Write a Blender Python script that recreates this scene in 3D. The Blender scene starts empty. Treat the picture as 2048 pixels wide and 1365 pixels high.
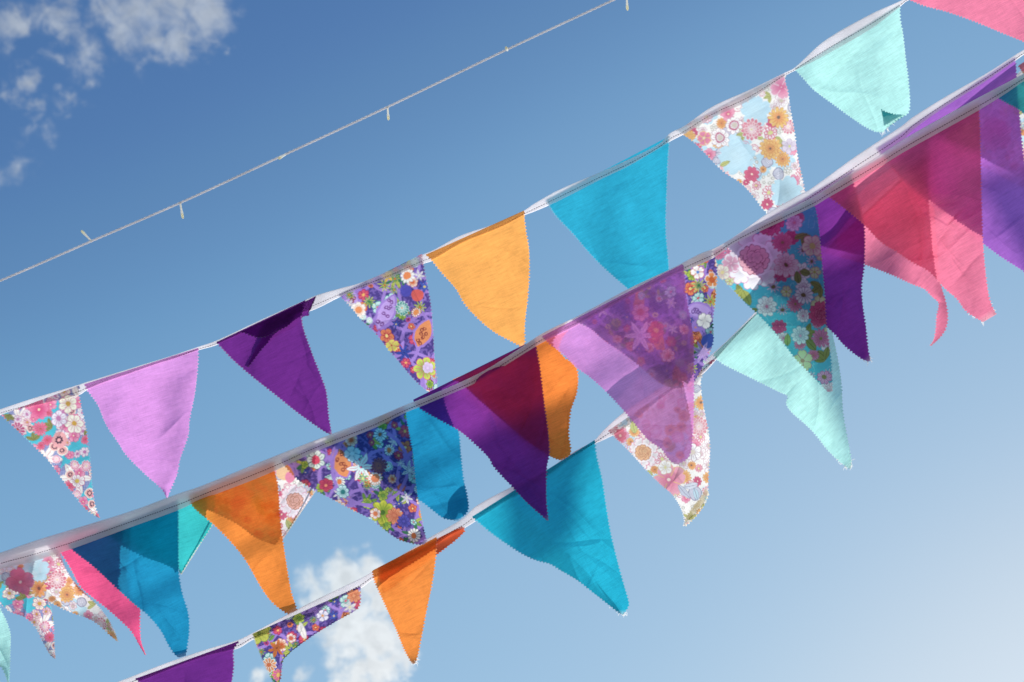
import bpy, math, random
import numpy as np
from mathutils import Vector

sc = bpy.context.scene
COL = sc.collection
R_ = math.radians

# ------------------------------------------------------------------ camera
PITCH = R_(55.0)
CAM = np.array([0.0, 0.0, 1.6])
FWD = np.array([0.0, math.cos(PITCH), math.sin(PITCH)])
UP = np.array([0.0, -math.sin(PITCH), math.cos(PITCH)])
RIGHT = np.array([1.0, 0.0, 0.0])
W, H, FPX = 2048.0, 1365.0, 2048 * 50.0 / 36.0
cam = bpy.data.cameras.new("camera")
cam.lens = 50; cam.sensor_width = 36; cam.clip_start = 0.05; cam.clip_end = 5000
cam.dof.use_dof = True; cam.dof.focus_distance = 3.05; cam.dof.aperture_fstop = 7.0
co = bpy.data.objects.new("camera", cam); COL.objects.link(co)
co.location = CAM; co.rotation_euler = (math.pi / 2 + PITCH, 0, 0)
sc.camera = co

def unproj(x, y, d):
    x = np.asarray(x, float); y = np.asarray(y, float); d = np.asarray(d, float)
    a = (x - W / 2) / FPX; b = (y - H / 2) / FPX
    return (CAM + d[..., None] * (FWD + a[..., None] * RIGHT - b[..., None] * UP))

def dirpx(x, y):
    v = FWD + (x - W / 2) / FPX * RIGHT - (y - H / 2) / FPX * UP
    return v / np.linalg.norm(v)

# ------------------------------------------------------------------ light
SUNPX = (2520, 1830)
sd = dirpx(*SUNPX)
elev = math.asin(sd[2]); azim = math.atan2(sd[0], sd[1])
sun = bpy.data.lights.new("sun", 'SUN'); sun.energy = 4.6; sun.angle = R_(0.55)
sun.color = (1.0, 0.955, 0.89)
so = bpy.data.objects.new("sun", sun); COL.objects.link(so)
so.rotation_euler = Vector(-sd).to_track_quat('-Z', 'Y').to_euler()

sc.view_settings.view_transform = 'Standard'; sc.view_settings.look = 'None'
sc.view_settings.gamma = 1; sc.view_settings.exposure = 0.0
sc.cycles.use_denoising = True
sc.cycles.max_bounces = 10; sc.cycles.transparent_max_bounces = 16
sc.cycles.transmission_bounces = 8; sc.cycles.diffuse_bounces = 6
sc.cycles.sample_clamp_indirect = 8

w = bpy.data.worlds.new("World"); sc.world = w; w.use_nodes = True
nt = w.node_tree; N = nt.nodes; LK = nt.links
for n in list(N): N.remove(n)
def node(t, **k):
    n = N.new(t)
    for a, b in k.items(): setattr(n, a, b)
    return n
out = node('ShaderNodeOutputWorld'); bg = node('ShaderNodeBackground')
sky = node('ShaderNodeTexSky'); sky.sky_type = 'NISHITA'; sky.sun_disc = False
sky.sun_elevation = elev; sky.sun_rotation = azim
sky.altitude = 300; sky.air_density = 1.0; sky.dust_density = 0.2; sky.ozone_density = 1.0
bg.inputs['Strength'].default_value = 0.15
LK.new(bg.outputs[0], out.inputs[0])
SKYCURVE = [[(0, 0), (.12, .075), (.138, .115), (.165, .20), (.26, .365), (.46, .65), (1, .97)],
            [(0, 0), (.20, .18), (.225, .25), (.266, .39), (.38, .545), (.58, .76), (1, .98)],
            [(0, 0), (.37, .415), (.40, .47), (.47, .625), (.62, .74), (.83, .87), (1, 1)]]
tc = node('ShaderNodeTexCoord')
CLOUDS = [  # x, y, radius in px of the photo, weight -> a direction of the sky
 (25,50,42,.85),(70,30,30,.5),(110,20,42,.8),(150,70,34,.75),(170,105,44,.8),(198,135,30,.7),(225,20,50,.9),(280,30,62,1),(345,35,70,1.05),
 (410,25,55,1.1),(300,75,52,.95),(360,75,48,1),(400,60,40,1),(335,105,26,.8),(250,62,40,.8),(100,112,26,.7),(42,165,30,.85),(35,195,22,.8),(68,215,24,.6),
 (143,203,28,.8),(108,176,22,.6),(75,262,36,.6),(50,325,34,.55),(0,340,30,.5),(458,104,14,.55),(288,122,18,.5),
 (640,1185,52,1.2),(690,1165,52,1.4),(740,1155,42,1.4),(765,1195,42,1.4),(605,1205,34,.9),(690,1225,50,1.2),(700,1262,60,1.5),(755,1280,58,1.5),(690,1310,45,1.2),
 (790,1318,34,1.3),(762,1345,46,1.3),(705,1362,45,1.2),(617,1347,24,.9),(522,1352,26,.8),(655,1275,34,.9)]
acc = None
wn = node('ShaderNodeTexNoise'); wn.inputs['Scale'].default_value = 48; wn.inputs['Detail'].default_value = 5; wn.inputs['Roughness'].default_value = .6
LK.new(tc.outputs['Generated'], wn.inputs['Vector'])
w1 = node('ShaderNodeVectorMath', operation='SUBTRACT'); w1.inputs[1].default_value = (.5, .5, .5); LK.new(wn.outputs['Color'], w1.inputs[0])
w2 = node('ShaderNodeVectorMath', operation='SCALE'); w2.inputs['Scale'].default_value = .038; LK.new(w1.outputs[0], w2.inputs[0])
w3 = node('ShaderNodeVectorMath', operation='ADD'); LK.new(w2.outputs[0], w3.inputs[0]); LK.new(tc.outputs['Generated'], w3.inputs[1])
for (x, y, r, wt) in CLOUDS:
    d = node('ShaderNodeVectorMath', operation='DISTANCE'); LK.new(w3.outputs[0], d.inputs[0])
    d.inputs[1].default_value = tuple(dirpx(x, y))
    m = node('ShaderNodeMapRange'); m.interpolation_type = 'SMOOTHSTEP'
    m.inputs['From Min'].default_value = 0; m.inputs['From Max'].default_value = 1.75 * r / FPX
    m.inputs['To Min'].default_value = wt; m.inputs['To Max'].default_value = 0
    LK.new(d.outputs['Value'], m.inputs['Value'])
    if acc is None: acc = m.outputs[0]
    else:
        a = node('ShaderNodeMath', operation='MAXIMUM')
        LK.new(acc, a.inputs[0]); LK.new(m.outputs[0], a.inputs[1]); acc = a.outputs[0]
nz = node('ShaderNodeTexNoise'); nz.inputs['Scale'].default_value = 55; nz.inputs['Detail'].default_value = 9
nz.inputs['Roughness'].default_value = .53; nz.inputs['Distortion'].default_value = .6
LK.new(tc.outputs['Generated'], nz.inputs['Vector'])
s1 = node('ShaderNodeMath', operation='MULTIPLY_ADD'); s1.inputs[1].default_value = 2.2; s1.inputs[2].default_value = -1.1
LK.new(nz.outputs['Fac'], s1.inputs[0])
s2 = node('ShaderNodeMath', operation='ADD'); LK.new(s1.outputs[0], s2.inputs[0]); LK.new(acc, s2.inputs[1])
s3 = node('ShaderNodeMapRange'); s3.interpolation_type = 'SMOOTHSTEP'
s3.inputs['From Min'].default_value = .12; s3.inputs['From Max'].default_value = 1.3; s3.inputs['To Max'].default_value = .85
LK.new(s2.outputs[0], s3.inputs['Value'])
gate = node('ShaderNodeMapRange'); gate.inputs['From Min'].default_value = .01; gate.inputs['From Max'].default_value = .45
LK.new(acc, gate.inputs['Value'])
s4 = node('ShaderNodeMath', operation='MULTIPLY'); LK.new(s3.outputs[0], s4.inputs[0]); LK.new(gate.outputs[0], s4.inputs[1])
# the photograph's clear, slightly teal sky: a power curve per channel on the sky's colour
sep = node('ShaderNodeSeparateColor'); cmb = node('ShaderNodeCombineColor'); LK.new(sky.outputs[0], sep.inputs[0])
for ch, cpts in enumerate(SKYCURVE):
    p0 = node('ShaderNodeMath', operation='MULTIPLY'); p0.inputs[1].default_value = .15
    fc = node('ShaderNodeFloatCurve'); cv = fc.mapping.curves[0]; fc.mapping.use_clip = False
    for q in cpts[1:-1]: cv.points.new(*q)
    cv.points[0].location = cpts[0]; cv.points[-1].location = cpts[-1]
    fc.mapping.update()
    p2 = node('ShaderNodeMath', operation='MULTIPLY'); p2.inputs[1].default_value = 1 / .15
    LK.new(sep.outputs[ch], p0.inputs[0]); LK.new(p0.outputs[0], fc.inputs['Value']); LK.new(fc.outputs[0], p2.inputs[0]); LK.new(p2.outputs[0], cmb.inputs[ch])
class _S: outputs = [cmb.outputs[0]]
sky_c = _S
mx = node('ShaderNodeMix', data_type='RGBA')
LK.new(s4.outputs[0], mx.inputs[0]); LK.new(sky_c.outputs[0], mx.inputs[6])
# a cloud takes the light of the sky round it plus sunlight
cl = node('ShaderNodeMix', data_type='RGBA'); cl.blend_type = 'ADD'; cl.inputs[0].default_value = 1
half = node('ShaderNodeMix', data_type='RGBA'); half.blend_type = 'MULTIPLY'; half.inputs[0].default_value = 1
half.inputs[7].default_value = (1.9, 1.2, .95, 1); LK.new(sky_c.outputs[0], half.inputs[6])
LK.new(half.outputs[2], cl.inputs[6]); cl.inputs[7].default_value = (.31 / .15, .30 / .15, .22 / .15, 1)
vz = node('ShaderNodeTexNoise'); vz.inputs['Scale'].default_value = 75; vz.inputs['Detail'].default_value = 6; LK.new(w3.outputs[0], vz.inputs['Vector'])
vm = node('ShaderNodeMapRange'); vm.inputs['From Min'].default_value = .3; vm.inputs['From Max'].default_value = .7; vm.inputs['To Min'].default_value = .86; vm.inputs['To Max'].default_value = 1.1
LK.new(vz.outputs['Fac'], vm.inputs['Value'])
vs = node('ShaderNodeVectorMath', operation='SCALE'); LK.new(cl.outputs[2], vs.inputs[0]); LK.new(vm.outputs[0], vs.inputs['Scale'])
LK.new(vs.outputs[0], mx.inputs[7]); LK.new(mx.outputs[2], bg.inputs['Color'])

# ------------------------------------------------------------------ helpers
def tag(o, label=None, cat=None, group=None, kind=None):
    for k, v in (('label', label), ('category', cat), ('group', group), ('kind', kind)):
        if v: o[k] = v
    return o

def lin(c):
    c = np.asarray(c, float) / 255.0
    return np.where(c <= .04045, c / 12.92, ((c + .055) / 1.055) ** 2.4)

def mesh_obj(name, V, F, mat, parent=None, smooth=True, color=None, uv=None):
    me = bpy.data.meshes.new(name)
    V = np.asarray(V, np.float32); F = np.asarray(F, np.int32)
    k = F.shape[1]
    me.vertices.add(len(V)); me.vertices.foreach_set('co', V.ravel())
    me.loops.add(F.size); me.loops.foreach_set('vertex_index', F.ravel())
    me.polygons.add(len(F)); me.polygons.foreach_set('loop_start', np.arange(0, F.size, k, dtype=np.int32))
    me.polygons.foreach_set('loop_total', np.full(len(F), k, np.int32))
    me.update(calc_edges=True)
    if smooth: me.polygons.foreach_set('use_smooth', np.ones(len(F), bool))
    if color is not None:
        a = me.color_attributes.new('dye', 'FLOAT_COLOR', 'POINT')
        a.data.foreach_set('color', np.concatenate([color, np.ones((len(color), 1))], 1).astype(np.float32).ravel())
    if uv is not None:
        u = me.uv_layers.new(name='weave')
        u.data.foreach_set('uv', np.asarray(uv, np.float32)[F.ravel()].ravel())
    me.materials.append(mat); me.update()
    o = bpy.data.objects.new(name, me); COL.objects.link(o)
    if parent: o.parent = parent
    return o

def root(name, label, cat, loc):
    o = bpy.data.objects.new(name, None); COL.objects.link(o); o.location = loc
    o.empty_display_size = .05
    return tag(o, label, cat)

def spline(pts, n=400):
    p = np.array(pts, float)
    if len(p) == 2:
        s = np.linspace(0, 1, n)[:, None]; return p[0] * (1 - s) + p[1] * s
    q = np.vstack([2 * p[0] - p[1], p, 2 * p[-1] - p[-2]])
    res = []
    m = max(4, n // (len(p) - 1))
    for i in range(len(p) - 1):
        a, b, c, d = q[i:i + 4]
        t = np.linspace(0, 1, m, endpoint=False)[:, None]
        # centripetal-ish: damp tangents on uneven spans
        lb = np.linalg.norm(c - b) + 1e-6
        t1 = (c - a) / (np.linalg.norm(c - b) + np.linalg.norm(b - a) + 1e-6) * lb
        t2 = (d - b) / (np.linalg.norm(d - c) + np.linalg.norm(c - b) + 1e-6) * lb
        h = t * t * (3 - 2 * t)
        res.append((2*t**3-3*t**2+1) * b + (t**3-2*t**2+t) * t1 + (-2*t**3+3*t**2) * c + (t**3-t**2) * t2)
    res.append(p[-1:])
    return np.vstack(res)

def resample(poly, s):
    d = np.r_[0, np.cumsum(np.linalg.norm(np.diff(poly, axis=0), axis=1))]
    return np.stack([np.interp(s * d[-1], d, poly[:, k]) for k in (0, 1)], 1), d[-1]

# ------------------------------------------------------------------ materials
def new_mat(name):
    m = bpy.data.materials.new(name); m.use_nodes = True
    t = m.node_tree
    for n in list(t.nodes): t.nodes.remove(n)
    return m, t, t.nodes.new('ShaderNodeOutputMaterial')

def cloth(name, slub=.35, see=.22, diff=.42, weave=1.0, tint=.8):
    """woven cotton: dyed colour from the mesh, slubby threads, light passing through"""
    m, t, o = new_mat(name)
    n = t.nodes; L = t.links.new
    uv = n.new('ShaderNodeUVMap'); uv.uv_map = 'weave'
    dye = n.new('ShaderNodeVertexColor'); dye.layer_name = 'dye'
    def streak(sx, sy, sc_, det):
        mp = n.new('ShaderNodeMapping'); mp.inputs['Scale'].default_value = (sx, sy, 1)
        L(uv.outputs[0], mp.inputs[0])
        z = n.new('ShaderNodeTexNoise'); z.noise_dimensions = '2D'; z.inputs['Scale'].default_value = sc_
        z.inputs['Detail'].default_value = det; z.inputs['Roughness'].default_value = .6
        L(mp.outputs[0], z.inputs['Vector']); return z.outputs['Fac']
    a = streak(.045, .55, 1, 3); b = streak(.55, .05, 1, 2); c = streak(.018, .16, 1, 4); d = streak(.02, .02, 1, 3)
    def mad(x, k, y=None, c0=0.0):
        q = n.new('ShaderNodeMath'); q.operation = 'MULTIPLY_ADD'; L(x, q.inputs[0]); q.inputs[1].default_value = k
        if y is None: q.inputs[2].default_value = c0
        else: L(y, q.inputs[2])
        return q.outputs[0]
    base = 1 - .5 * (slub * 1.0 + .4 * slub * weave + .5 * slub + .26)
    f = mad(a, slub, None, base); f = mad(b, .4 * slub * weave, f); f = mad(c, .5 * slub, f); f = mad(d, .26, f)
    mul = n.new('ShaderNodeVectorMath'); mul.operation = 'SCALE'
    L(dye.outputs['Color'], mul.inputs[0]); L(f, mul.inputs['Scale'])
    # bump
    bsum = mad(a, .6, b)
    bp = n.new('ShaderNodeBump'); bp.inputs['Strength'].default_value = .25; bp.inputs['Distance'].default_value = .0006
    L(bsum, bp.inputs['Height'])
    df = n.new('ShaderNodeBsdfDiffuse'); tl = n.new('ShaderNodeBsdfTranslucent'); tr = n.new('ShaderNodeBsdfTransparent')
    for q in (df, tl): L(mul.outputs[0], q.inputs['Color']); L(bp.outputs[0], q.inputs['Normal'])
    gm = n.new('ShaderNodeGamma'); gm.inputs['Gamma'].default_value = tint; L(dye.outputs['Color'], gm.inputs[0])
    L(gm.outputs[0], tr.inputs['Color'])
    m1 = n.new('ShaderNodeMixShader'); m1.inputs[0].default_value = 1 - diff
    L(df.outputs[0], m1.inputs[1]); L(tl.outputs[0], m1.inputs[2])
    m2 = n.new('ShaderNodeMixShader'); m2.inputs[0].default_value = see
    L(m1.outputs[0], m2.inputs[1]); L(tr.outputs[0], m2.inputs[2]); L(m2.outputs[0], o.inputs[0])
    return m

M_PLAIN = cloth('plain_dyed_cotton', .52, .18, .34)
M_PRINT = cloth('printed_cotton', .26, .14, .34)
M_SHEER = cloth('thin_dyed_cotton', .52, .22, .34, 1.0, 1.15)
M_VOILE = cloth('sheer_lilac_cotton', .48, .34, .34)

def simple_cloth(name, rgb, see, diff, scale=900):
    m, t, o = new_mat(name); n = t.nodes; L = t.links.new
    tcn = n.new('ShaderNodeTexCoord'); z = n.new('ShaderNodeTexNoise'); z.inputs['Scale'].default_value = scale
    z.inputs['Detail'].default_value = 3; L(tcn.outputs['Object'], z.inputs['Vector'])
    z2 = n.new('ShaderNodeTexNoise'); z2.inputs['Scale'].default_value = 14; L(tcn.outputs['Object'], z2.inputs['Vector'])
    ad = n.new('ShaderNodeMath'); ad.operation = 'ADD'; L(z.outputs['Fac'], ad.inputs[0]); L(z2.outputs['Fac'], ad.inputs[1])
    cr = n.new('ShaderNodeMapRange'); cr.inputs['From Min'].default_value = .6; cr.inputs['From Max'].default_value = 1.4
    cr.inputs['To Min'].default_value = .82; cr.inputs['To Max'].default_value = 1.08; L(ad.outputs[0], cr.inputs['Value'])
    v = n.new('ShaderNodeVectorMath'); v.operation = 'SCALE'; v.inputs[0].default_value = tuple(lin(rgb)); L(cr.outputs[0], v.inputs['Scale'])
    bp = n.new('ShaderNodeBump'); bp.inputs['Strength'].default_value = .3; bp.inputs['Distance'].default_value = .0005; L(z.outputs['Fac'], bp.inputs['Height'])
    df = n.new('ShaderNodeBsdfDiffuse'); tl = n.new('ShaderNodeBsdfTranslucent'); tr = n.new('ShaderNodeBsdfTransparent')
    for q in (df, tl): L(v.outputs[0], q.inputs['Color']); L(bp.outputs[0], q.inputs['Normal'])
    m1 = n.new('ShaderNodeMixShader'); m1.inputs[0].default_value = 1 - diff
    L(df.outputs[0], m1.inputs[1]); L(tl.outputs[0], m1.inputs[2])
    m2 = n.new('ShaderNodeMixShader'); m2.inputs[0].default_value = see
    L(m1.outputs[0], m2.inputs[1]); L(tr.outputs[0], m2.inputs[2]); L(m2.outputs[0], o.inputs[0])
    return m
M_TAPE = simple_cloth('white_bias_tape', (250, 247, 250), .17, .42)
M_THREAD_GLINT = simple_cloth('cotton_thread_and_fold_glint', (250, 247, 242), .15, .34)  # frayed threads, and the white of the glints laid on fold edges
M_STITCH = simple_cloth('mauve_sewing_thread', (88, 66, 84), .0, .8)

def plastic(name, rgb, rough, trans):
    m, t, o = new_mat(name); n = t.nodes; L = t.links.new
    p = n.new('ShaderNodeBsdfPrincipled'); L(p.outputs[0], o.inputs[0])
    tcn = n.new('ShaderNodeTexCoord'); z = n.new('ShaderNodeTexNoise'); z.inputs['Scale'].default_value = 300
    L(tcn.outputs['Object'], z.inputs['Vector'])
    cr = n.new('ShaderNodeMapRange'); cr.inputs['To Min'].default_value = .8; cr.inputs['To Max'].default_value = 1.05; L(z.outputs['Fac'], cr.inputs['Value'])
    v = n.new('ShaderNodeVectorMath'); v.operation = 'SCALE'; v.inputs[0].default_value = tuple(lin(rgb)); L(cr.outputs[0], v.inputs['Scale'])
    L(v.outputs[0], p.inputs['Base Color']); p.inputs['Roughness'].default_value = rough
    p.inputs['Transmission Weight'].default_value = trans
    p.inputs['Subsurface Weight'].default_value = 0.0
    return m
M_CORD = simple_cloth('milky_grey_flex', (232, 230, 232), .35, .5, 300)
M_SLEEVE = simple_cloth('milky_lamp_sleeve', (255, 253, 246), .15, .55, 300)
M_LENS = simple_cloth('frosted_lamp_lens', (255, 250, 225), .0, .4, 300)

# ------------------------------------------------------------------ prints (painted on the cloth as dye colours)
class Paint:
    def __init__(self, P, base):
        self.P = P; self.c = np.tile(np.array(base, float), (len(P), 1))
    def put(self, idx, mask, colr, a=1.0):
        k = idx[mask]; al = a[mask][:, None] if isinstance(a, np.ndarray) else a
        self.c[k] = self.c[k] * (1 - al) + np.array(colr, float) * al
    def near(self, cx, cy, R):
        i = np.where((abs(self.P[:, 0] - cx) < R) & (abs(self.P[:, 1] - cy) < R))[0]
        dx = self.P[i, 0] - cx; dy = self.P[i, 1] - cy
        return i, np.hypot(dx, dy), np.arctan2(dy, dx), dx, dy
    def disc(self, cx, cy, R, colr, a=1.0):
        i, r, _, _, _ = self.near(cx, cy, R * 1.1)
        if len(i): self.put(i, r < R, colr, a)
    def ring(self, cx, cy, R, wd, colr, a=1.0):
        i, r, _, _, _ = self.near(cx, cy, R + wd)
        if len(i): self.put(i, abs(r - R) < wd / 2, colr, a)
    def flower(self, cx, cy, R, n=6, rot=0., pet=(255, 255, 255), line=None, inner=None, eye=(240, 190, 60), style='round', eyeR=.22, lw=1.3, dots=None, sep=True):
        i, r, a, _, _ = self.near(cx, cy, R * 1.15)
        if not len(i): return
        ph = ((a - rot) * n / (2 * math.pi)) % 1.0
        wv = 1 - abs(2 * ph - 1)          # 0 between petals, 1 on a petal's axis
        if style == 'round': rad = R * (.70 + .30 * np.sin(wv * math.pi / 2) ** .6)
        elif style == 'notch': rad = R * (.66 + .34 * np.sin(wv * math.pi / 2) ** .55 - .16 * np.clip((wv - .78) / .22, 0, 1) ** 1.5)
        elif style == 'point': rad = R * (.30 + .70 * wv ** 1.15)
        elif style == 'daisy': rad = R * (.55 + .45 * np.sin(wv * math.pi / 2) ** .45)
        else: rad = R * np.ones_like(r)
        ins = r < rad
        pc = np.array(pet, float)
        if inner is not None:
            g = np.clip(1 - r / (R * .8), 0, 1)[:, None]
            cc = pc * (1 - g) + np.array(inner, float) * g
        else: cc = np.tile(pc, (len(r), 1)) * (.86 + .14 * np.clip(r / (R * .75), 0, 1))[:, None]
        self.c[i[ins]] = cc[ins]
        if line is not None:
            self.put(i, ins & (r > rad - lw), line)
            if sep:
                gap = r * np.sin(wv * math.pi / n)
                self.put(i, ins & (gap < lw * .55) & (r > R * .25), line, .85)
        if style in ('point', 'round') and sep:
            mid = r * np.sin((1 - wv) * math.pi / n)
            self.put(i, ins & (mid < .6) & (r < rad * .75) & (r > R * .2), line if line is not None else pc * .7, .6)
        if eye is not None: self.put(i, r < R * eyeR, eye)
        if dots is not None:
            rr = R * (eyeR + .14)
            dd = (abs(r - rr) < R * .06) & (np.cos((a - rot) * n * 2) > 0)
            self.put(i, dd, dots)
    def mum(self, cx, cy, R, pet, line, rings=3, n=14, eye=(240, 220, 150)):
        for k in range(rings):
            Rk = R * (1 - k / (rings + .3))
            self.flower(cx, cy, Rk, n, k * math.pi / n, pet, line, None, eye if k == rings - 1 else None, 'round', .25, 1.2)
    def leaf(self, cx, cy, L, Wd, rot, colr, vein=None):
        i, r, a, dx, dy = self.near(cx, cy, L)
        if not len(i): return
        x = dx * math.cos(rot) + dy * math.sin(rot); y = -dx * math.sin(rot) + dy * math.cos(rot)
        s = np.clip(1 - (x / (L / 2)) ** 2, 0, 1)
        ins = (abs(y) < Wd / 2 * s ** .8) & (abs(x) < L / 2)
        self.put(i, ins, colr)
        v = vein if vein is not None else np.array(colr) * .65
        self.put(i, ins & (abs(y) < .6), v, .8)
        self.put(i, ins & (abs(y) > Wd / 2 * s ** .8 - 1.0), v, .5)
    def almond(self, cx, cy, L, Wd, rot, colr, edge, ros):
        self.leaf(cx, cy, L, Wd + 9, rot, edge, edge); self.leaf(cx, cy, L - 8, Wd, rot, colr, colr)
        rnd = random.Random(int(cx * 7 + cy))
        for k in range(9):
            t = rnd.uniform(-.36, .36); s = rnd.uniform(-.22, .22)
            x = cx + L * t * math.cos(rot) - Wd * s * math.sin(rot); y = cy + L * t * math.sin(rot) + Wd * s * math.cos(rot)
            self.flower(x, y, 4.2, 8, 0, ros, None, None, colr, 'daisy', .4)
    def peony(self, cx, cy, R, rot, pale, line, core, cline):
        for k in range(9):
            a = rot + k * 2 * math.pi / 9; rr = R * .62
            self.flower(cx + rr * math.cos(a), cy + rr * math.sin(a), R * .40, 7, a, pale, line, None, None, 'round', 0, 1.6, sep=False)
        self.disc(cx, cy, R * .6, pale)
        rnd = random.Random(int(cx))
        for k in range(7):
            a = rot + k * .9; rr = R * .28
            self.flower(cx + rr * math.cos(a), cy + rr * math.sin(a), R * .26, 5, a, core, cline, np.array(core) * .9, None, 'round', 0, 1.4, sep=False)
        for k in range(4):
            a = rot + .6 + k * 1.6; rr = R * .12
            self.flower(cx + rr * math.cos(a), cy + rr * math.sin(a), R * .22, 5, a, np.array(core) * .97, cline, None, None, 'round', 0, 1.2, sep=False)
    def result(self):
        g_ = self.c.mean(1, keepdims=True); return lin(np.clip((self.c * .86 + g_ * .14) * .92 + 10, 0, 255))

def scatter(rnd, box, gap, n=4000):
    pts = []
    for _ in range(n):
        p = (rnd.uniform(box[0], box[2]), rnd.uniform(box[1], box[3]), rnd.uniform(*gap))
        if all((p[0] - q[0]) ** 2 + (p[1] - q[1]) ** 2 > ((p[2] + q[2]) * .9) ** 2 for q in pts): pts.append(p)
    return pts

def vnoise(P, s, seed):
    """cheap value noise on px positions"""
    q = P / s + seed * 13.7; f = np.floor(q); t = q - f; t = t * t * (3 - 2 * t)
    def h(ix, iy): return np.modf(np.abs(np.sin(ix * 127.1 + iy * 311.7 + seed) * 43758.5453))[0]
    a = h(f[:, 0], f[:, 1]); b = h(f[:, 0] + 1, f[:, 1]); c = h(f[:, 0], f[:, 1] + 1); d = h(f[:, 0] + 1, f[:, 1] + 1)
    return (a * (1 - t[:, 0]) + b * t[:, 0]) * (1 - t[:, 1]) + (c * (1 - t[:, 0]) + d * t[:, 0]) * t[:, 1]

WH = (245, 240, 232)
def print_purple(P, seed, extra=(), rot=0.0):
    rnd = random.Random(seed); g = Paint(P, (72, 54, 134))
    x0, y0 = P.min(0); x1, y1 = P.max(0)
    nz_ = vnoise(P, 3.2, seed); g.c[nz_ > .6] = (112, 86, 172)
    lil = (158, 118, 208)
    ox, oy = x0 - rnd.uniform(0, 60), y0 - rnd.uniform(0, 60); S = 78
    for a in range(int((x1 - ox) / S) + 3):
        for b in range(int((y1 - oy) / S) + 3):
            cx, cy = ox + a * S + (b % 2) * S / 2, oy + b * S
            g.ring(cx, cy, S * .72, 6.5, lil)
            if rnd.random() < .45:
                g.almond(cx + S * .5, cy, 74, 22, 1.35 + rnd.uniform(-.3, .3), rnd.choice([(240, 140, 80), (190, 150, 225), (240, 140, 80)]), lil, (150, 60, 50))
            g.flower(cx, cy + S * .5, 20, 8, .2, lil, None, None, None, 'point', 0)
    kinds = ['wd', 'wo', 'td', 'red', 'yel', 'blu', 'but', 'pine', 'plum', 'min', 'min', 'lily']
    for (x, y, r) in scatter(rnd, (x0 - 5, y0 - 5, x1 + 5, y1 + 5), (7, 15)):
        k = rnd.choice(kinds); a = rnd.uniform(0, 6.28)
        if rnd.random() < .26: continue
        if rnd.random() < .25:
            for s in (0, 1, 2): g.leaf(x + (r + 3) * math.cos(a + s * .8), y + (r + 3) * math.sin(a + s * .8), 17, 7, a + s * .8, rnd.choice([(120, 165, 70), (190, 200, 80), (60, 130, 90)]))
        if k == 'wd': g.flower(x, y, r, 12, a, WH, (90, 110, 120), None, (235, 120, 60), 'daisy', .38, 1.1)
        elif k == 'wo': g.flower(x, y, r, 7, a, (250, 235, 225), (235, 120, 70), (240, 130, 70), (225, 90, 50), 'round', .25)
        elif k == 'td': g.mum(x, y, r, (30, 140, 130), (225, 240, 230), 2, 12, (240, 150, 70))
        elif k == 'red': g.flower(x, y, r, 6, a, (215, 60, 105), (150, 30, 80), (240, 110, 90), (250, 190, 90), 'notch', .2)
        elif k == 'yel': g.flower(x, y, r * 1.1, 9, a, (235, 220, 80), (50, 120, 70), None, (200, 90, 50), 'point', .18)
        elif k == 'blu': g.flower(x, y, r * 1.1, 6, a, (55, 75, 185), (30, 40, 120), (90, 120, 215), (240, 200, 80), 'point', .14)
        elif k == 'but': g.flower(x, y, r, 5, a, (195, 232, 225), (30, 130, 125), None, (225, 80, 110), 'notch', .2, dots=(30, 120, 110))
        elif k == 'pine': g.mum(x, y, r * 1.1, (185, 205, 70), (70, 120, 50), 1, 7, (110, 160, 60))
        elif k == 'plum': g.flower(x, y, r, 5, a, (240, 135, 75), (195, 60, 60), (225, 80, 80), (250, 220, 120), 'round', .2, dots=(150, 40, 40))
        elif k == 'lily': g.flower(x, y, r * 1.3, 6, a, WH, (150, 140, 160), (220, 210, 230), (230, 210, 120), 'point', .1)
        else: g.flower(x, y, 5.5, 6, a, rnd.choice([(150, 115, 205), (230, 110, 60), (200, 60, 120), (225, 225, 120)]), None, None, (60, 40, 110), 'round', .3)
    for e in extra: getattr(g, e[0])(*e[1:])
    return g.result()

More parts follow.
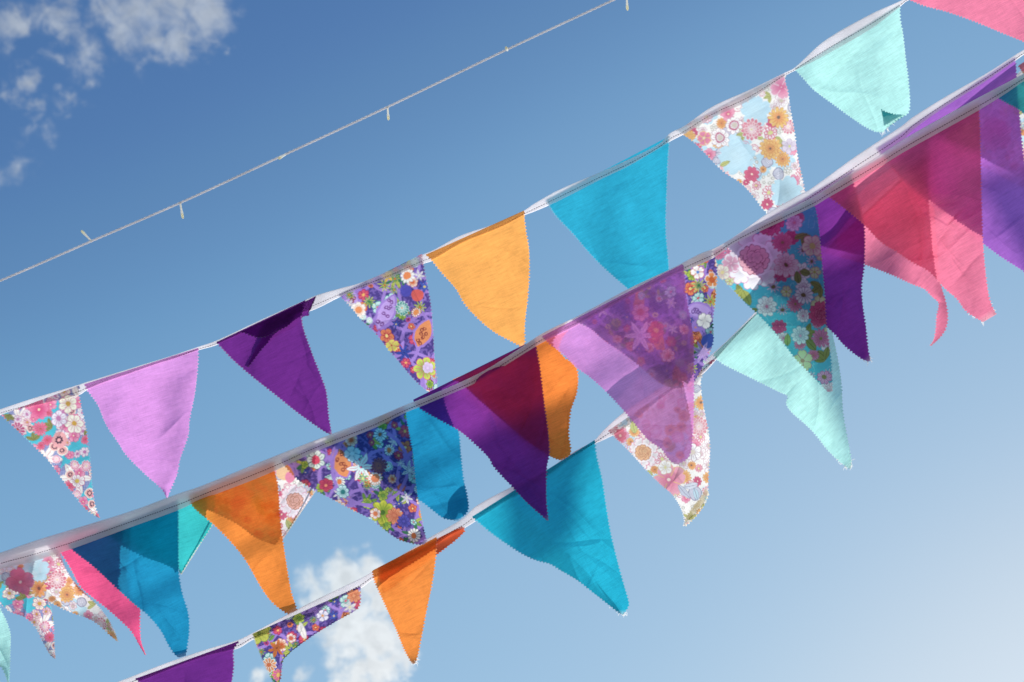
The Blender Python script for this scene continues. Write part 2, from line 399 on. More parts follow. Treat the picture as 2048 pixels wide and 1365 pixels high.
def print_pale(P, seed, extra=()):
    rnd = random.Random(seed); g = Paint(P, (248, 243, 234))
    x0, y0 = P.min(0); x1, y1 = P.max(0)
    for (x, y, r) in scatter(rnd, (x0, y0, x1, y1), (24, 34), 300)[::2]:
        g.flower(x, y, r, 5, rnd.uniform(0, 6), (178, 222, 238), None, (200, 232, 242), None, 'notch', 0, sep=False)
    for (x, y, r) in scatter(rnd, (x0, y0, x1, y1), (6.5, 14), 4000):
        a = rnd.uniform(0, 6.28); k = rnd.choice(['pm', 'od', 'om', 'pp', 'wf', 'wf', 'ro', 'gs', 'leaf', 'ros', 'ros', 'pk', 'lat'])
        if k == 'pm': g.mum(x, y, r * 1.25, (225, 100, 125), (250, 232, 228), 3, 13, (240, 220, 150))
        elif k == 'od': g.flower(x, y, r * 1.15, 13, a, (245, 190, 90), (225, 130, 60), (240, 120, 70), (110, 85, 70), 'daisy', .2)
        elif k == 'om': g.mum(x, y, r * 1.2, (245, 185, 90), (220, 120, 60), 3, 13, (110, 85, 70))
        elif k == 'pp': g.flower(x, y, r * 1.25, 5, a, (240, 150, 175), (220, 100, 140), (225, 70, 120), (250, 220, 160), 'notch', .12, dots=(200, 60, 100))
        elif k == 'wf': g.flower(x, y, r * 1.2, 7, a, (252, 248, 243), (200, 150, 165), None, (205, 190, 160), 'round', .24, dots=(190, 70, 110))
        elif k == 'ro': g.flower(x, y, r, 9, a, (225, 75, 115), (200, 50, 95), None, (250, 220, 190), 'round', .15)
        elif k == 'pk': g.flower(x, y, r, 9, a, (252, 240, 240), (225, 90, 120), None, (225, 225, 130), 'daisy', .25, 2.0)
        elif k == 'leaf':
            for s in (0, 1, 2): g.leaf(x + 7 * math.cos(a + s), y + 7 * math.sin(a + s), 18, 8, a + s, (195, 195, 95))
        elif k == 'gs':
            g.disc(x, y, r, (196, 196, 214)); g.ring(x, y, r, 1.4, (120, 115, 150)); g.leaf(x, y, 2 * r, 7, a, (225, 225, 235), (120, 115, 150))
        elif k == 'lat':
            g.ring(x, y, r, 1.6, (225, 110, 140)); g.ring(x, y, r * .6, 1.2, (225, 110, 140))
        else:
            for s in range(5): g.flower(x + r * .7 * math.cos(a + s * 1.26), y + r * .7 * math.sin(a + s * 1.26), 3.8, 7, 0, (190, 185, 170), None, None, (248, 243, 234), 'daisy', .45)
    for e in extra: getattr(g, e[0])(*e[1:])
    g.c = g.c * .84 + np.array((250, 244, 236)) * .16
    return g.result()

def print_blossom(P, seed, extra=()):
    """turquoise and navy check ground with pink and white blossoms"""
    rnd = random.Random(seed); g = Paint(P, (70, 195, 215))
    x0, y0 = P.min(0); x1, y1 = P.max(0)
    for (x, y, r) in scatter(rnd, (x0, y0, x1, y1), (26, 34), 300):
        g.disc(x, y, r, (112, 122, 180))
        i, rr, _, dx, dy = g.near(x, y, r); g.put(i, (rr < r) & ((np.abs(np.sin(dx * 1.0) * np.sin(dy * 1.0))) > .45), (170, 176, 215))
        for s in range(6):
            a = s * 1.047; g.leaf(x + r * .55 * math.cos(a), y + r * .55 * math.sin(a), r, r * .42, a, (250, 246, 236), (235, 160, 160))
    for (x, y, r) in scatter(rnd, (x0, y0, x1, y1), (6.5, 13), 4000):
        a = rnd.uniform(0, 6.28); k = rnd.choice(['pb', 'pb', 'wf', 'wf', 'wy', 'pd', 'mum', 'leaf', 'ball', 'none', 'gap'])
        if k == 'pb': g.flower(x, y, r * 1.2, 5, a, (245, 165, 190), (225, 90, 140), (228, 75, 130), (250, 230, 190), 'notch', .12)
        elif k == 'wf': g.flower(x, y, r * 1.2, 7, a, (250, 246, 242), (205, 130, 175), None, (200, 120, 170), 'round', .32, dots=(240, 220, 230))
        elif k == 'wy': g.flower(x, y, r * 1.2, 7, a, (248, 244, 215), (215, 110, 150), None, (215, 160, 60), 'round', .26)
        elif k == 'pd': g.flower(x, y, r * 1.1, 12, a, (238, 120, 145), (220, 80, 115), (220, 70, 110), (190, 80, 60), 'daisy', .15)
        elif k == 'mum': g.mum(x, y, r * 1.1, (225, 95, 130), (250, 220, 225), 2, 12)
        elif k == 'leaf':
            for s in (0, 1, 2): g.leaf(x + 7 * math.cos(a + s), y + 7 * math.sin(a + s), 19, 9, a + s, (150, 150, 80))
        elif k == 'ball':
            g.disc(x, y, r, (245, 170, 165)); g.ring(x, y, r, 1.8, (250, 235, 215)); g.flower(x, y, r * .6, 8, a, (80, 60, 80), None, None, (245, 170, 165), 'daisy', .5)
    for e in extra: getattr(g, e[0])(*e[1:])
    return g.result()

def print_garden(P, seed, extra=()):
    """turquoise ground with large peony and daisies"""
    rnd = random.Random(seed); g = Paint(P, (75, 195, 218))
    x0, y0 = P.min(0); x1, y1 = P.max(0)
    m = vnoise(P, 9, seed); g.c[(m > .55) & (m < .60)] = (130, 220, 232)
    for (x, y, r) in scatter(rnd, (x0, y0, x1, y1), (11, 19), 2500):
        a = rnd.uniform(0, 6.28); k = rnd.choice(['pd', 'wf', 'wf', 'leaf', 'leaf', 'pp', 'wd', 'none', 'yg'])
        if k == 'pd': g.flower(x, y, r * 1.1, 13, a, (225, 130, 165), (190, 90, 130), (205, 90, 135), (150, 130, 70), 'daisy', .15)
        elif k == 'wf': g.mum(x, y, r * 1.15, (240, 240, 240), (190, 150, 175), 2, 9, (215, 110, 150))
        elif k == 'wd': g.flower(x, y, r, 10, a, (240, 240, 240), (170, 120, 170), None, (120, 110, 60), 'point', .25)
        elif k == 'pp': g.mum(x, y, r * 1.3, (215, 80, 130), (180, 50, 105), 3, 8, (225, 120, 150))
        elif k == 'yg': g.flower(x, y, r, 6, a, (205, 225, 150), (190, 110, 140), (225, 235, 190), (190, 190, 80), 'notch', .2)
        elif k == 'leaf':
            for s in (0, 1, 2): g.leaf(x + 10 * math.cos(a + s), y + 10 * math.sin(a + s), 27, 13, a + s, (140, 150, 75))
    for e in extra: getattr(g, e[0])(*e[1:])
    return g.result()

# ------------------------------------------------------------------ pennants
def depth_fn(tab):
    xs, ds = zip(*tab); return lambda x: np.interp(x, xs, ds)
DA = depth_fn([(-500, 3.5), (2500, 3.5)])
DB = depth_fn([(-500, 2.76), (1300, 2.76), (2500, 2.70)])
DC = depth_fn([(-500, 2.787), (1300, 2.787), (2500, 2.730)])
DD = depth_fn([(-500, 2.735), (680, 2.735), (1020, 2.822), (1300, 2.822), (2500, 2.77)])

PITCH_PX = 6.8
def pennant(parent, D, L, R, dye, mat=None, side=1, slope=.3, seed=0, label=None, painter=None, billow=.010, threads=0, name='pennant', off=None, crease=5, bottom_soft=False, base_d=None, fold=None):
    """a pinked cloth triangle: L and R are its edges from the tape to the tip"""
    rnd = random.Random(seed * 31 + 5)
    Ls, Rs = spline(L), spline(R)
    la = np.linalg.norm(np.diff(Ls, axis=0), axis=1).sum(); lb = np.linalg.norm(np.diff(Rs, axis=0), axis=1).sum()
    teeth = max(8, round(max(la, lb) / PITCH_PX)); k = 6 if painter else 4
    rows = teeth * k + 1
    wtop = math.hypot(R[0][0] - L[0][0], R[0][1] - L[0][1])
    cols = int(max(wtop, 60) / (1.35 if painter else 3.0)) + 1
    t = np.linspace(0, 1, rows)
    a, _ = resample(Ls, t); b, _ = resample(Rs, t)
    def nrm(p, q):
        g = np.gradient(p, axis=0); g /= np.linalg.norm(g, axis=1)[:, None] + 1e-9
        nn = np.stack([-g[:, 1], g[:, 0]], 1)
        s = np.sign(((p - q) * nn).sum(1)); s[s == 0] = 1
        s[:] = 1 if np.median(s) > 0 else -1
        return nn * s[:, None]
    wid = np.linalg.norm(b - a, axis=1)
    ph = (np.arange(rows) / k) % 1.0
    tri = 1 - 4 * np.abs(ph - .5)
    jit = np.array([rnd.uniform(.4, 1.35) for _ in range(teeth + 2)])[(np.arange(rows) // k)]
    amp = 1.75 * np.clip(wid / 14, .25, 1) * jit
    na, nb = nrm(a, b), nrm(b, a)
    u = np.linspace(0, 1, cols)
    P = a[:, None, :] * (1 - u[None, :, None]) + b[:, None, :] * u[None, :, None]
    wq = np.exp(-u[None, :] * wid[:, None] / 2.2); wr = np.exp(-(1 - u[None, :]) * wid[:, None] / 2.2)
    P = P + na[:, None, :] * ((tri * amp)[:, None] * wq)[..., None] + nb[:, None, :] * ((np.roll(tri, k // 3) * amp)[:, None] * wr)[..., None]
    P = P.reshape(-1, 2)
    T = np.repeat(t, cols); U = np.tile(u, rows)
    # depth: hangs from the tape, swings a little, billows, creases
    xt = L[0][0] + (R[0][0] - L[0][0]) * U; yt = L[0][1] + (R[0][1] - L[0][1]) * U
    d0 = D(xt) if base_d is None else D(xt) + base_d
    drop = np.linalg.norm(P - np.stack([xt, yt], 1), axis=1)
    env = np.clip(drop / 60, 0, 1); env = env * env * (3 - 2 * env)
    pxm = d0 / FPX
    d = d0 - side * .0042 * (1 - .0 * env) - slope * drop * pxm * np.clip(drop / 40, 0, 1)
    if off is not None: d = d + off
    rb = random.Random(77) if D in (DB, DC, DD) else rnd     # strings that hang together sway together
    for _ in range(3):
        th = rb.uniform(-.9, .5); lam = rb.uniform(130, 260); p0 = rb.uniform(0, 6.28)
        s = P[:, 0] * math.cos(th) + P[:, 1] * math.sin(th)
        d = d + env * billow * rb.uniform(.5, 1) * np.sin(s / lam * 6.283 + p0)
    c0 = P.mean(0)
    for _ in range(crease):
        th = rnd.uniform(0, 3.14); px = c0 + np.array([rnd.uniform(-60, 60), rnd.uniform(-70, 80)])
        q = P - px
        s = q[:, 0] * -math.sin(th) + q[:, 1] * math.cos(th); l = q[:, 0] * math.cos(th) + q[:, 1] * math.sin(th)
        s = s + 6 * np.sin(l / 30 + th * 5)
        wd = rnd.uniform(3.5, 9)
        d = d + env * rnd.choice([-1, 1]) * wd * .0005 * np.exp(-np.abs(s) / wd) * np.exp(-(l / rnd.uniform(35, 80)) ** 2) * 1.6
    if crease:
        d = d + env * (.0030 * (vnoise(P, 26, seed + 3) - .5) + .0011 * (vnoise(P, 9, seed + 9) - .5))
    if fold is not None:   # a fold line: cloth bends back past it
        (fx, fy), ang, amt = fold
        s = (P[:, 0] - fx) * -math.sin(ang) + (P[:, 1] - fy) * math.cos(ang)
        d = d + amt * np.clip(s, 0, None) * pxm
    V = unproj(P[:, 0], P[:, 1], d)
    # dye
    if painter:
        Q = P + 3.2 * np.stack([vnoise(P, 11, 5) - .5, vnoise(P, 11, 8) - .5], 1)   # hand drawn, not ruled
        c = painter(Q).reshape(rows, cols, 3)
        for _ in range(1): c = (c * 2 + np.roll(c, 1, 0) + np.roll(c, -1, 0) + np.roll(c, 1, 1) + np.roll(c, -1, 1)) / 6
        c = c.reshape(-1, 3) * (.93 + .12 * vnoise(P, 60, seed))[:, None]
    else: c = np.tile(lin(dye), (len(P), 1))
    edge = np.minimum(U, 1 - U) * np.repeat(wid, cols)
    e = np.clip(1 - edge / 1.7, 0, 1) * np.clip(drop / 14, 0, 1) * .27
    tipf = np.clip((T - .965) / .035, 0, 1) * .4
    e = np.maximum(e, tipf)[:, None]
    pale = c * .35 + np.array(lin((250, 244, 235))) * .65
    c = c * (1 - e) + pale * e
    ax = np.array([R[0][0] - L[0][0], R[0][1] - L[0][1]]) / wtop
    ay = np.array([-ax[1], ax[0]])
    uv = np.stack([P @ ax, P @ ay], 1) + seed * 37.0
    i = np.arange(rows - 1)[:, None] * cols + np.arange(cols - 1)[None, :]
    F = np.stack([i, i + 1, i + 1 + cols, i + cols], -1).reshape(-1, 4)
    loc = np.array((parent.parent or parent).location)
    o = mesh_obj(name, V - loc, F, mat or (M_PRINT if painter else M_PLAIN), parent, color=c, uv=uv)
    if label: o['label'] = label
    if threads:
        tubes = []
        for _ in range(threads):
            tt = 1 - abs(rnd.gauss(0, .03)); ri = min(rows - 1, int(tt * (rows - 1)))
            uu = rnd.choice([0, 1, rnd.random()]) if ri > rows - 8 else rnd.choice([0, 1])
            idx = ri * cols + int(uu * (cols - 1)); p = P[idx]; dd = d[idx]
            an = rnd.uniform(.6, 1.9) if ri > rows - 10 else (rnd.uniform(2.2, 3.2) if uu < .5 else rnd.uniform(-.3, .7))
            ln = rnd.uniform(3.5, 10) if ri > rows - 14 else rnd.uniform(2, 4.5)
            pts = []
            for q in range(5):
                pts.append(p + np.array([math.cos(an), math.sin(an)]) * ln * q / 4); an += rnd.uniform(-.25, .25)
            pts = np.array(pts); tubes.append(unproj(pts[:, 0], pts[:, 1], np.full(5, dd + rnd.uniform(-.002, .002))))
        th = ribbon_mesh('frayed_fringe', tubes, .00055, M_THREAD_GLINT, o, loc)
    return o

def ribbon_mesh(name, lines, rad, mat, parent, loc):
    VV, FF = [], []; base = 0
    for ln in lines:
        ln = np.asarray(ln); n = len(ln)
        tg = np.gradient(ln, axis=0); s_ = np.cross(tg, FWD); s_ /= np.linalg.norm(s_, axis=1)[:, None] + 1e-9
        wd = rad * np.linspace(1.2, .5, n)[:, None]
        VV.append(np.stack([ln - s_ * wd, ln + s_ * wd], 1).reshape(-1, 3) - np.asarray(loc))
        i = np.arange(n - 1) * 2; FF.append(np.stack([i, i + 1, i + 3, i + 2], -1) + base); base += 2 * n
    return mesh_obj(name, np.vstack(VV), np.vstack(FF), mat, parent)

def tube_mesh(name, lines, rad, mat, parent, ns=6, loc=(0, 0, 0), radf=None):
    VV, FF = [], []; base = 0
    for ln in lines:
        ln = np.asarray(ln); n = len(ln)
        tg = np.gradient(ln, axis=0); tg /= np.linalg.norm(tg, axis=1)[:, None] + 1e-9
        s1_ = np.cross(tg, FWD); s1_ /= np.linalg.norm(s1_, axis=1)[:, None] + 1e-9
        s2_ = np.cross(tg, s1_)
        a = np.arange(ns) / ns * 2 * math.pi
        r = rad if radf is None else np.asarray(radf)[:, None, None]
        ring = ln[:, None, :] + r * (np.cos(a)[None, :, None] * s1_[:, None, :] + np.sin(a)[None, :, None] * s2_[:, None, :])
        VV.append(ring.reshape(-1, 3) - np.asarray(loc))
        i = np.arange(n - 1)[:, None] * ns + np.arange(ns)[None, :]; j = np.arange(n - 1)[:, None] * ns + (np.arange(ns)[None, :] + 1) % ns
        FF.append(np.stack([i, j, j + ns, i + ns], -1).reshape(-1, 4) + base); base += n * ns
    return mesh_obj(name, np.vstack(VV), np.vstack(FF), mat, parent)

def tape(parent, D, rows, seed=0, ridge=.0):
    """folded bias tape: one strip folded over its top edge, stitched along its length"""
    rnd = random.Random(seed)
    r = np.array(rows, float)
    def beyond(p, q, dx):        # the strings carry on, straight, well past the view
        k = (p[1:] - q[1:]) / (p[0] - q[0]); e = p.copy(); e[0] += dx; e[1:] += k.mean() * dx; e[2] = e[1] + 15; return e
    r = np.vstack([beyond(r[0], r[1], -1500), r, beyond(r[-1], r[-2], 1500)])
    top = spline(r[:, [0, 1]], 1400); bot = spline(r[:, [0, 2]], 1400)
    x = np.linspace(r[0, 0], r[-1, 0], 900)
    yt = np.interp(x, top[:, 0], top[:, 1]); yb = np.interp(x, bot[:, 0], bot[:, 1])
    # true width is constant: where it looks narrow the tape is turned edge on
    wv = 15 + 0 * x
    g = np.gradient(yt, x); cosg = 1 / np.sqrt(1 + g * g)
    app = (yb - yt) * cosg
    full = 27.0
    turn = np.sqrt(np.clip(1 - (np.clip(app, 2, full) / full) ** 2, 0, 1)) * full
    d0 = D(x)
    # cross-section: (v down the tape 0..1, depth offset in metres)
    sec = [(1.0, -.0011), (.7, -.0013), (.4, -.0013), (.12, -.0012), (.0, .0), (.12, .0012), (.4, .0013), (.7, .0013), (1.0, .0011)]
    V = []
    wob = .0016 * np.sin(x / 37 + seed) + .0012 * np.sin(x / 17.3 + 2 * seed)
    for v, off in sec:
        y = yt + (yb - yt) * v
        V.append(unproj(x, y, d0 + off + wob * v - (v - .5) * turn * .07 * d0 / FPX))
    V = np.stack(V, 1); m = len(sec); n = len(x)
    i = np.arange(n - 1)[:, None] * m + np.arange(m - 1)[None, :]
    F = np.stack([i, i + 1, i + 1 + m, i + m], -1).reshape(-1, 4)
    loc = np.array(parent.location)
    o = mesh_obj('tape', V.reshape(-1, 3) - loc, F, M_TAPE, parent)
    # running stitches
    st = []; cx = r[0, 0]
    while cx < r[-1, 0] - 8:
        xs = np.array([cx, cx + 3.2]); a = np.interp(xs, x, yt); b = np.interp(xs, x, yb)
        y = a + (b - a) * .66
        tn = np.interp(xs, x, turn)
        st.append(unproj(xs, y, D(xs) - .0019 + np.interp(xs, x, wob) * .66 - .16 * tn * .07 * D(xs) / FPX)); cx += 4.8
    tube_mesh('stitching', st, .0006, M_STITCH, o, 4, loc)
    return o

# colours of the plain cottons
TURQ = (46, 163, 192); LILAC = (216, 147, 213); PURP = (106, 42, 126); ORNG = (246, 170, 88)
MINT = (180, 231, 222); PURP2 = (128, 54, 144); TURQ2 = (36, 144, 184); ORNG2 = (242, 142, 66)
TEAL = (62, 190, 188); PINK = (238, 92, 138); ROSE = (236, 128, 156); RORG = (248, 140, 66)

# ================================================================== string A (far, upper)
A = root('bunting_string', 'upper bunting string alone against open sky, with a turned up mint tip at right', 'bunting', tuple(unproj(1024, 440, 3.5)))
tape(A, DA, [(-500,985,997),(0,819,831),(60,799,815),(100,787,806),(160,769,790),(175,764,780),(275,733,743),(340,713,721),(397,694,701),(432,682,691),(520,641,652),(598,606,630),(633,591,618),(681,577,594),(718,567,578),(780,541,556),(844,510,529),(868,500,521),(920,472,490),(987,449,463),(1049,421,431),(1068,408,424),(1118,380,402),(1200,345,360),(1260,318,331),(1320,287,296),(1341,266,283),(1366,254,270),(1424,214,237),(1499,180,201),(1569,146,153),(1589,136,142),(1649,82,112),(1741,29,59),(1797,4,17),(1815,-5,2),(1900,-55,-30),(2048,-120,-95),(2500,-330,-310)], 1)
pennant(A, DA, [(2,830),(25,852),(62,887),(97,922),(125,960),(145,987),(172,1019),(197,1036)], [(160,771),(158,790),(172,855),(180,917),(184,967),(191,1015),(200,1036)], None, seed=1, slope=.22,
  painter=lambda P: print_blossom(P, 11, [('flower',78,820,22,5,.3,(240,120,160),(225,80,130),(220,50,110),(250,220,180),'notch',.12),('flower',135,808,20,6,0,(248,244,215),(215,110,150),None,(200,150,60),'round',.25),('flower',148,848,20,6,.5,(248,244,220),(215,110,150),None,(215,160,60),'round',.25),('flower',118,838,17,6,1,(246,240,246),(205,110,170),None,(200,120,170),'round',.3),('disc',119,880,15,(245,165,165)),('flower',119,880,8,8,0,(90,60,80),None,None,(245,165,165),'daisy',.4),('flower',155,963,15,7,0,(250,246,240),(210,120,150),None,(225,190,80),'round',.3),('flower',80,858,15,12,0,(238,115,145),(215,75,110),None,(190,80,60),'daisy',.15),('flower',35,860,17,12,0,(200,70,120),(250,220,230),None,(190,80,60),'daisy',.15)]), label='floral pennant of pink and white blossoms on turquoise')
pennant(A, DA, [(168,769),(175,782),(195,810),(212,850),(237,887),(250,908),(287,946),(325,981),(333,997)], [(397,696),(396,730),(390,787),(379,842),(377,870),(360,920),(354,950),(338,988),(336,998)], LILAC, seed=2, slope=.3, label='plain lilac pennant', crease=3)
f3a = pennant(A, DA, [(432,685),(464,719),(502,752),(550,790),(595,826),(649,864),(662,870)], [(612,600),(604,640),(622,700),(643,754),(653,784),(658,834),(664,869)], PURP, seed=3, slope=.3, label='plain purple pennant with its top corner folded over', crease=8)
pennant(f3a, DA, [(536,652),(522,680),(508,705),(494,734)], [(604,626),(592,652),(560,668),(530,692),(497,735)], PURP, seed=34, slope=.3, off=.012, name='folded_under_layer', crease=2)
pennant(f3a, DA, [(482,664),(520,676),(560,660),(606,634),(618,632)], [(632,593),(627,605),(622,616),(618,625),(619,631)], PURP, seed=33, slope=.05, off=-.006, name='folded_corner', crease=3)
pennant(A, DA, [(678,591),(702,615),(724,642),(750,666),(775,698),(796,722),(820,751),(839,770),(866,792)], [(845,508),(849,540),(857,580),(863,620),(867,674),(870,727),(875,768),(874,790)], None, seed=4, slope=.25, side=-1,
  painter=lambda P: print_purple(P, 8, [('almond',772,625,78,28,-1.1,(192,152,228),(158,118,208),(120,60,140)),('almond',847,668,66,30,-1.15,(240,140,80),(158,118,208),(150,60,50)),('mum',805,617,15,(30,140,125),(225,240,230),2,12,(240,150,70)),('disc',812,582,12,(75,70,180)),('disc',835,590,12,(235,90,80)),('flower',832,625,10,12,0,WH,(200,90,60),None,(240,140,70),'daisy',.55),('flower',815,552,15,11,0,WH,(200,200,200),None,(240,130,70),'daisy',.5),('flower',739,604,14,10,0,(235,220,80),(40,120,80),None,(50,120,70),'point',.2),('flower',717,620,17,6,0,WH,(220,200,190),(240,150,90),(240,140,80),'notch',.4),('flower',808,705,17,6,.4,(55,75,185),(30,40,120),None,(40,50,130),'point',.12),('flower',784,692,15,5,.2,(238,220,90),(215,60,110),None,(200,60,60),'notch',.15),('flower',850,738,24,7,0,(205,215,80),(220,60,120),(110,150,60),(110,150,60),'round',.2),('flower',856,736,11,5,0,(220,190,230),None,None,(220,190,230),'notch',.2),('flower',775,553,14,5,0,(245,205,60),(200,150,40),None,(200,150,40),'point',.2)]), label='floral pennant of many small flowers on violet')
pennant(A, DA, [(851,510),(862,520),(883,546),(912,579),(928,607),(952,634),(987,664),(1022,683),(1042,694)], [(1049,421),(1049,434),(1052,460),(1058,498),(1059,540),(1056,594),(1050,648),(1050,692)], ORNG, seed=5, slope=.28, label='plain light orange pennant', crease=2)
pennant(A, DA, [(1092,402),(1110,431),(1145,468),(1175,503),(1201,530),(1233,559),(1255,578),(1290,612),(1326,648)], [(1340,272),(1336,330),(1334,380),(1332,460),(1338,535),(1338,600),(1334,650)], TURQ, seed=6, slope=.26, side=-1, label='plain turquoise pennant', crease=3)
pennant(A, DA, [(1352,262),(1366,270),(1385,283),(1407,304),(1434,332),(1454,349),(1482,367),(1509,396),(1527,420),(1560,448),(1600,478)], [(1571,148),(1571,165),(1576,182),(1581,219),(1589,262),(1596,317),(1604,354),(1609,380),(1612,440),(1606,480)], None, seed=7, slope=.25, side=-1,
  painter=lambda P: print_pale(P, 21, [('flower',1563,175,24,4,.5,(240,150,180),(245,220,225),(225,75,130),(240,200,200),'notch',.08),('flower',1512,223,32,5,.3,(178,222,238),None,(190,228,240),None,'notch',0,1,None,False),('flower',1557,236,21,13,0,(246,195,90),(225,130,60),(240,120,70),(110,85,70),'daisy',.18),('mum',1504,259,23,(225,105,128),(250,235,230),3,14,(235,215,150)),('mum',1541,297,23,(245,185,90),(220,120,60),3,13,(110,85,70)),('flower',1541,266,14,9,0,(252,240,240),(225,100,125),None,(215,215,120),'daisy',.3,3.0),('flower',1440,276,20,9,0,(252,249,245),(190,150,165),None,(205,190,170),'round',.28),('ring',1440,276,9,2.6,(190,75,110)),('flower',1469,251,18,9,0,(252,249,245),(190,150,165),None,(205,190,170),'round',.28),('ring',1469,251,9,2.6,(190,75,110)),('flower',1474,314,38,5,.2,(178,222,238),None,(190,228,240),None,'notch',0,1,None,False),('flower',1503,349,16,8,0,(222,75,112),(205,55,95),None,(250,220,190),'round',.14),('leaf',1449,327,22,10,-.4,(195,195,95)),('flower',1573,385,34,5,.6,(178,222,238),None,None,None,'notch',0,1,None,False),('flower',1408,277,15,5,0,(235,110,150),(240,190,80),None,(240,220,160),'notch',.2),('flower',1379,273,12,8,0,(245,185,90),(225,140,60),None,(240,160,80),'round',.3),('flower',1578,293,16,6,0,(222,205,222),(180,150,180),None,(205,205,110),'daisy',.15)]), label='pale floral pennant with orange daisies on cream')
m8 = pennant(A, DA, [(1590,140),(1607,158),(1626,179),(1666,209),(1703,236),(1730,254),(1752,264),(1768,265)], [(1800,12),(1801,40),(1806,67),(1812,120),(1817,160),(1820,209),(1816,227),(1800,236),(1771,258)], MINT, seed=8, slope=.26, side=-1, label='pale mint pennant with its frayed tip turned up', threads=12, crease=4)
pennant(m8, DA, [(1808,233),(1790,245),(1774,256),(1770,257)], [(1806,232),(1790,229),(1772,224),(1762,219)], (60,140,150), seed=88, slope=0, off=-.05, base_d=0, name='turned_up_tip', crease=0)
pennant(A, DA, [(1813,-2),(1848,12),(1896,25),(1955,46),(1998,64),(2040,81),(2112,110)], [(2052,-125),(2065,-60),(2085,10),(2116,108)], ROSE, seed=9, slope=.2, label='plain pink pennant reaching past the corner')

# ================================================================== string C (behind the middle one)
C = root('bunting_string', 'hind bunting string hidden behind the front one, its tape parting above it at the right', 'bunting', tuple(unproj(1024, 700, 2.87)))
tape(C, DC, [(-500,1265,1285),(0,1112,1134),(401,978,997),(633,884,898),(855,798,806),(1035,702,712),(1158,635,646),(1348,537,548),(1369,526,540),(1400,508,522),(1431,497,510),(1477,468,485),(1534,428,452),(1600,389,418),(1619,380,405),(1710,314,345),(1804,252,283),(1824,236,262),(1891,194,214),(1973,147,162),(2031,110,122),(2048,100,110),(2500,-150,-135)], 2)
pennant(C, DC, [(-240,1215),(-150,1270),(-50,1320),(0,1333),(8,1345),(16,1368)], [(-20,1130),(-8,1190),(4,1224),(12,1240),(21,1268),(21,1294),(20,1334),(18,1368)], MINT, seed=10, slope=.2, label='pale mint pennant at the left edge')
pennant(C, DC, [(-120,1165),(-60,1190),(0,1209),(20,1224),(48,1234),(70,1254),(88,1289),(100,1310),(109,1318)], [(92,1105),(82,1150),(91,1198),(102,1214),(107,1249),(109,1290),(111,1318)], None, seed=11, slope=.2, off=-.0, painter=lambda P: print_blossom(P, 15), label='floral pennant of pink blossoms hanging farthest left')
pennant(C, DC, [(110,1092),(122,1108),(139,1134),(161,1174),(187,1197),(214,1218),(241,1242),(262,1263),(278,1290),(290,1311)], [(262,1040),(260,1096),(254,1150),(258,1185),(270,1208),(280,1217),(280,1241),(282,1281),(292,1310)], PINK, mat=M_SHEER, seed=12, slope=.2, label='bright pink pennant half behind a turquoise one')
f13 = pennant(C, DC, [(205,1062),(232,1080),(260,1097),(300,1118),(335,1131),(358,1143),(361,1148)], [(432,982),(429,1020),(425,1049),(392,1100),(363,1147)], TEAL, mat=M_SHEER, seed=13, slope=.2, label='small teal pennant with a folded edge', crease=2)
def add_fold_glint(par, pts, D):  # white tube stands in for sunlight caught on a folded edge
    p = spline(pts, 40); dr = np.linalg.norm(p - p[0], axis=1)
    tube_mesh('fold_glint', [unproj(p[:, 0], p[:, 1], D(p[:, 0]) - .010 - .2 * (p[:, 1] - p[0, 1] + 45) * 2.787 / FPX)], .0017, M_THREAD_GLINT, par, 6, np.array(C.location))
add_fold_glint(f13, [(426,1047),(392,1100),(362,1149)], DC)
f14 = pennant(C, DC, [(383,1004),(408,1020),(435,1028),(480,1050),(520,1079),(552,1092)], [(646,890),(640,940),(630,980),(600,1025),(565,1078),(554,1092)], None, seed=14, slope=.2, painter=lambda P: print_pale(P, 31, [('peony',590,1003,34,.4,(246,228,236),(225,140,165),(240,160,140),(160,90,60)),('leaf',578,1050,24,12,1.2,(175,180,90)),('disc',567,948,14,(250,190,130)),('disc',580,955,11,(240,110,150))]), label='peony print pennant behind an orange one')
add_fold_glint(f14, [(632,979),(600,1026),(564,1080)], DC)
pennant(C, DC, [(665,882),(700,918),(740,945),(790,978),(839,1002),(866,1022),(885,1036),(912,1042)], [(893,780),(905,830),(918,863),(922,907),(928,960),(935,993),(936,1022),(916,1042)], TURQ2, mat=M_SHEER, seed=15, slope=.2, label='turquoise pennant beside a purple one', crease=10, fold=((880, 1008), -.25, .8))
pennant(C, DC, [(905,760),(928,772),(966,806),(1003,838),(1050,880),(1102,914),(1121,921)], [(1148,650),(1128,672),(1118,698),(1130,716),(1148,728),(1156,747),(1154,785),(1142,822),(1138,868),(1141,908),(1122,921)], RORG, mat=M_SHEER, seed=16, slope=.2, label='orange pennant half behind a purple one', crease=8, fold=((1120, 860), -1.2, .5))
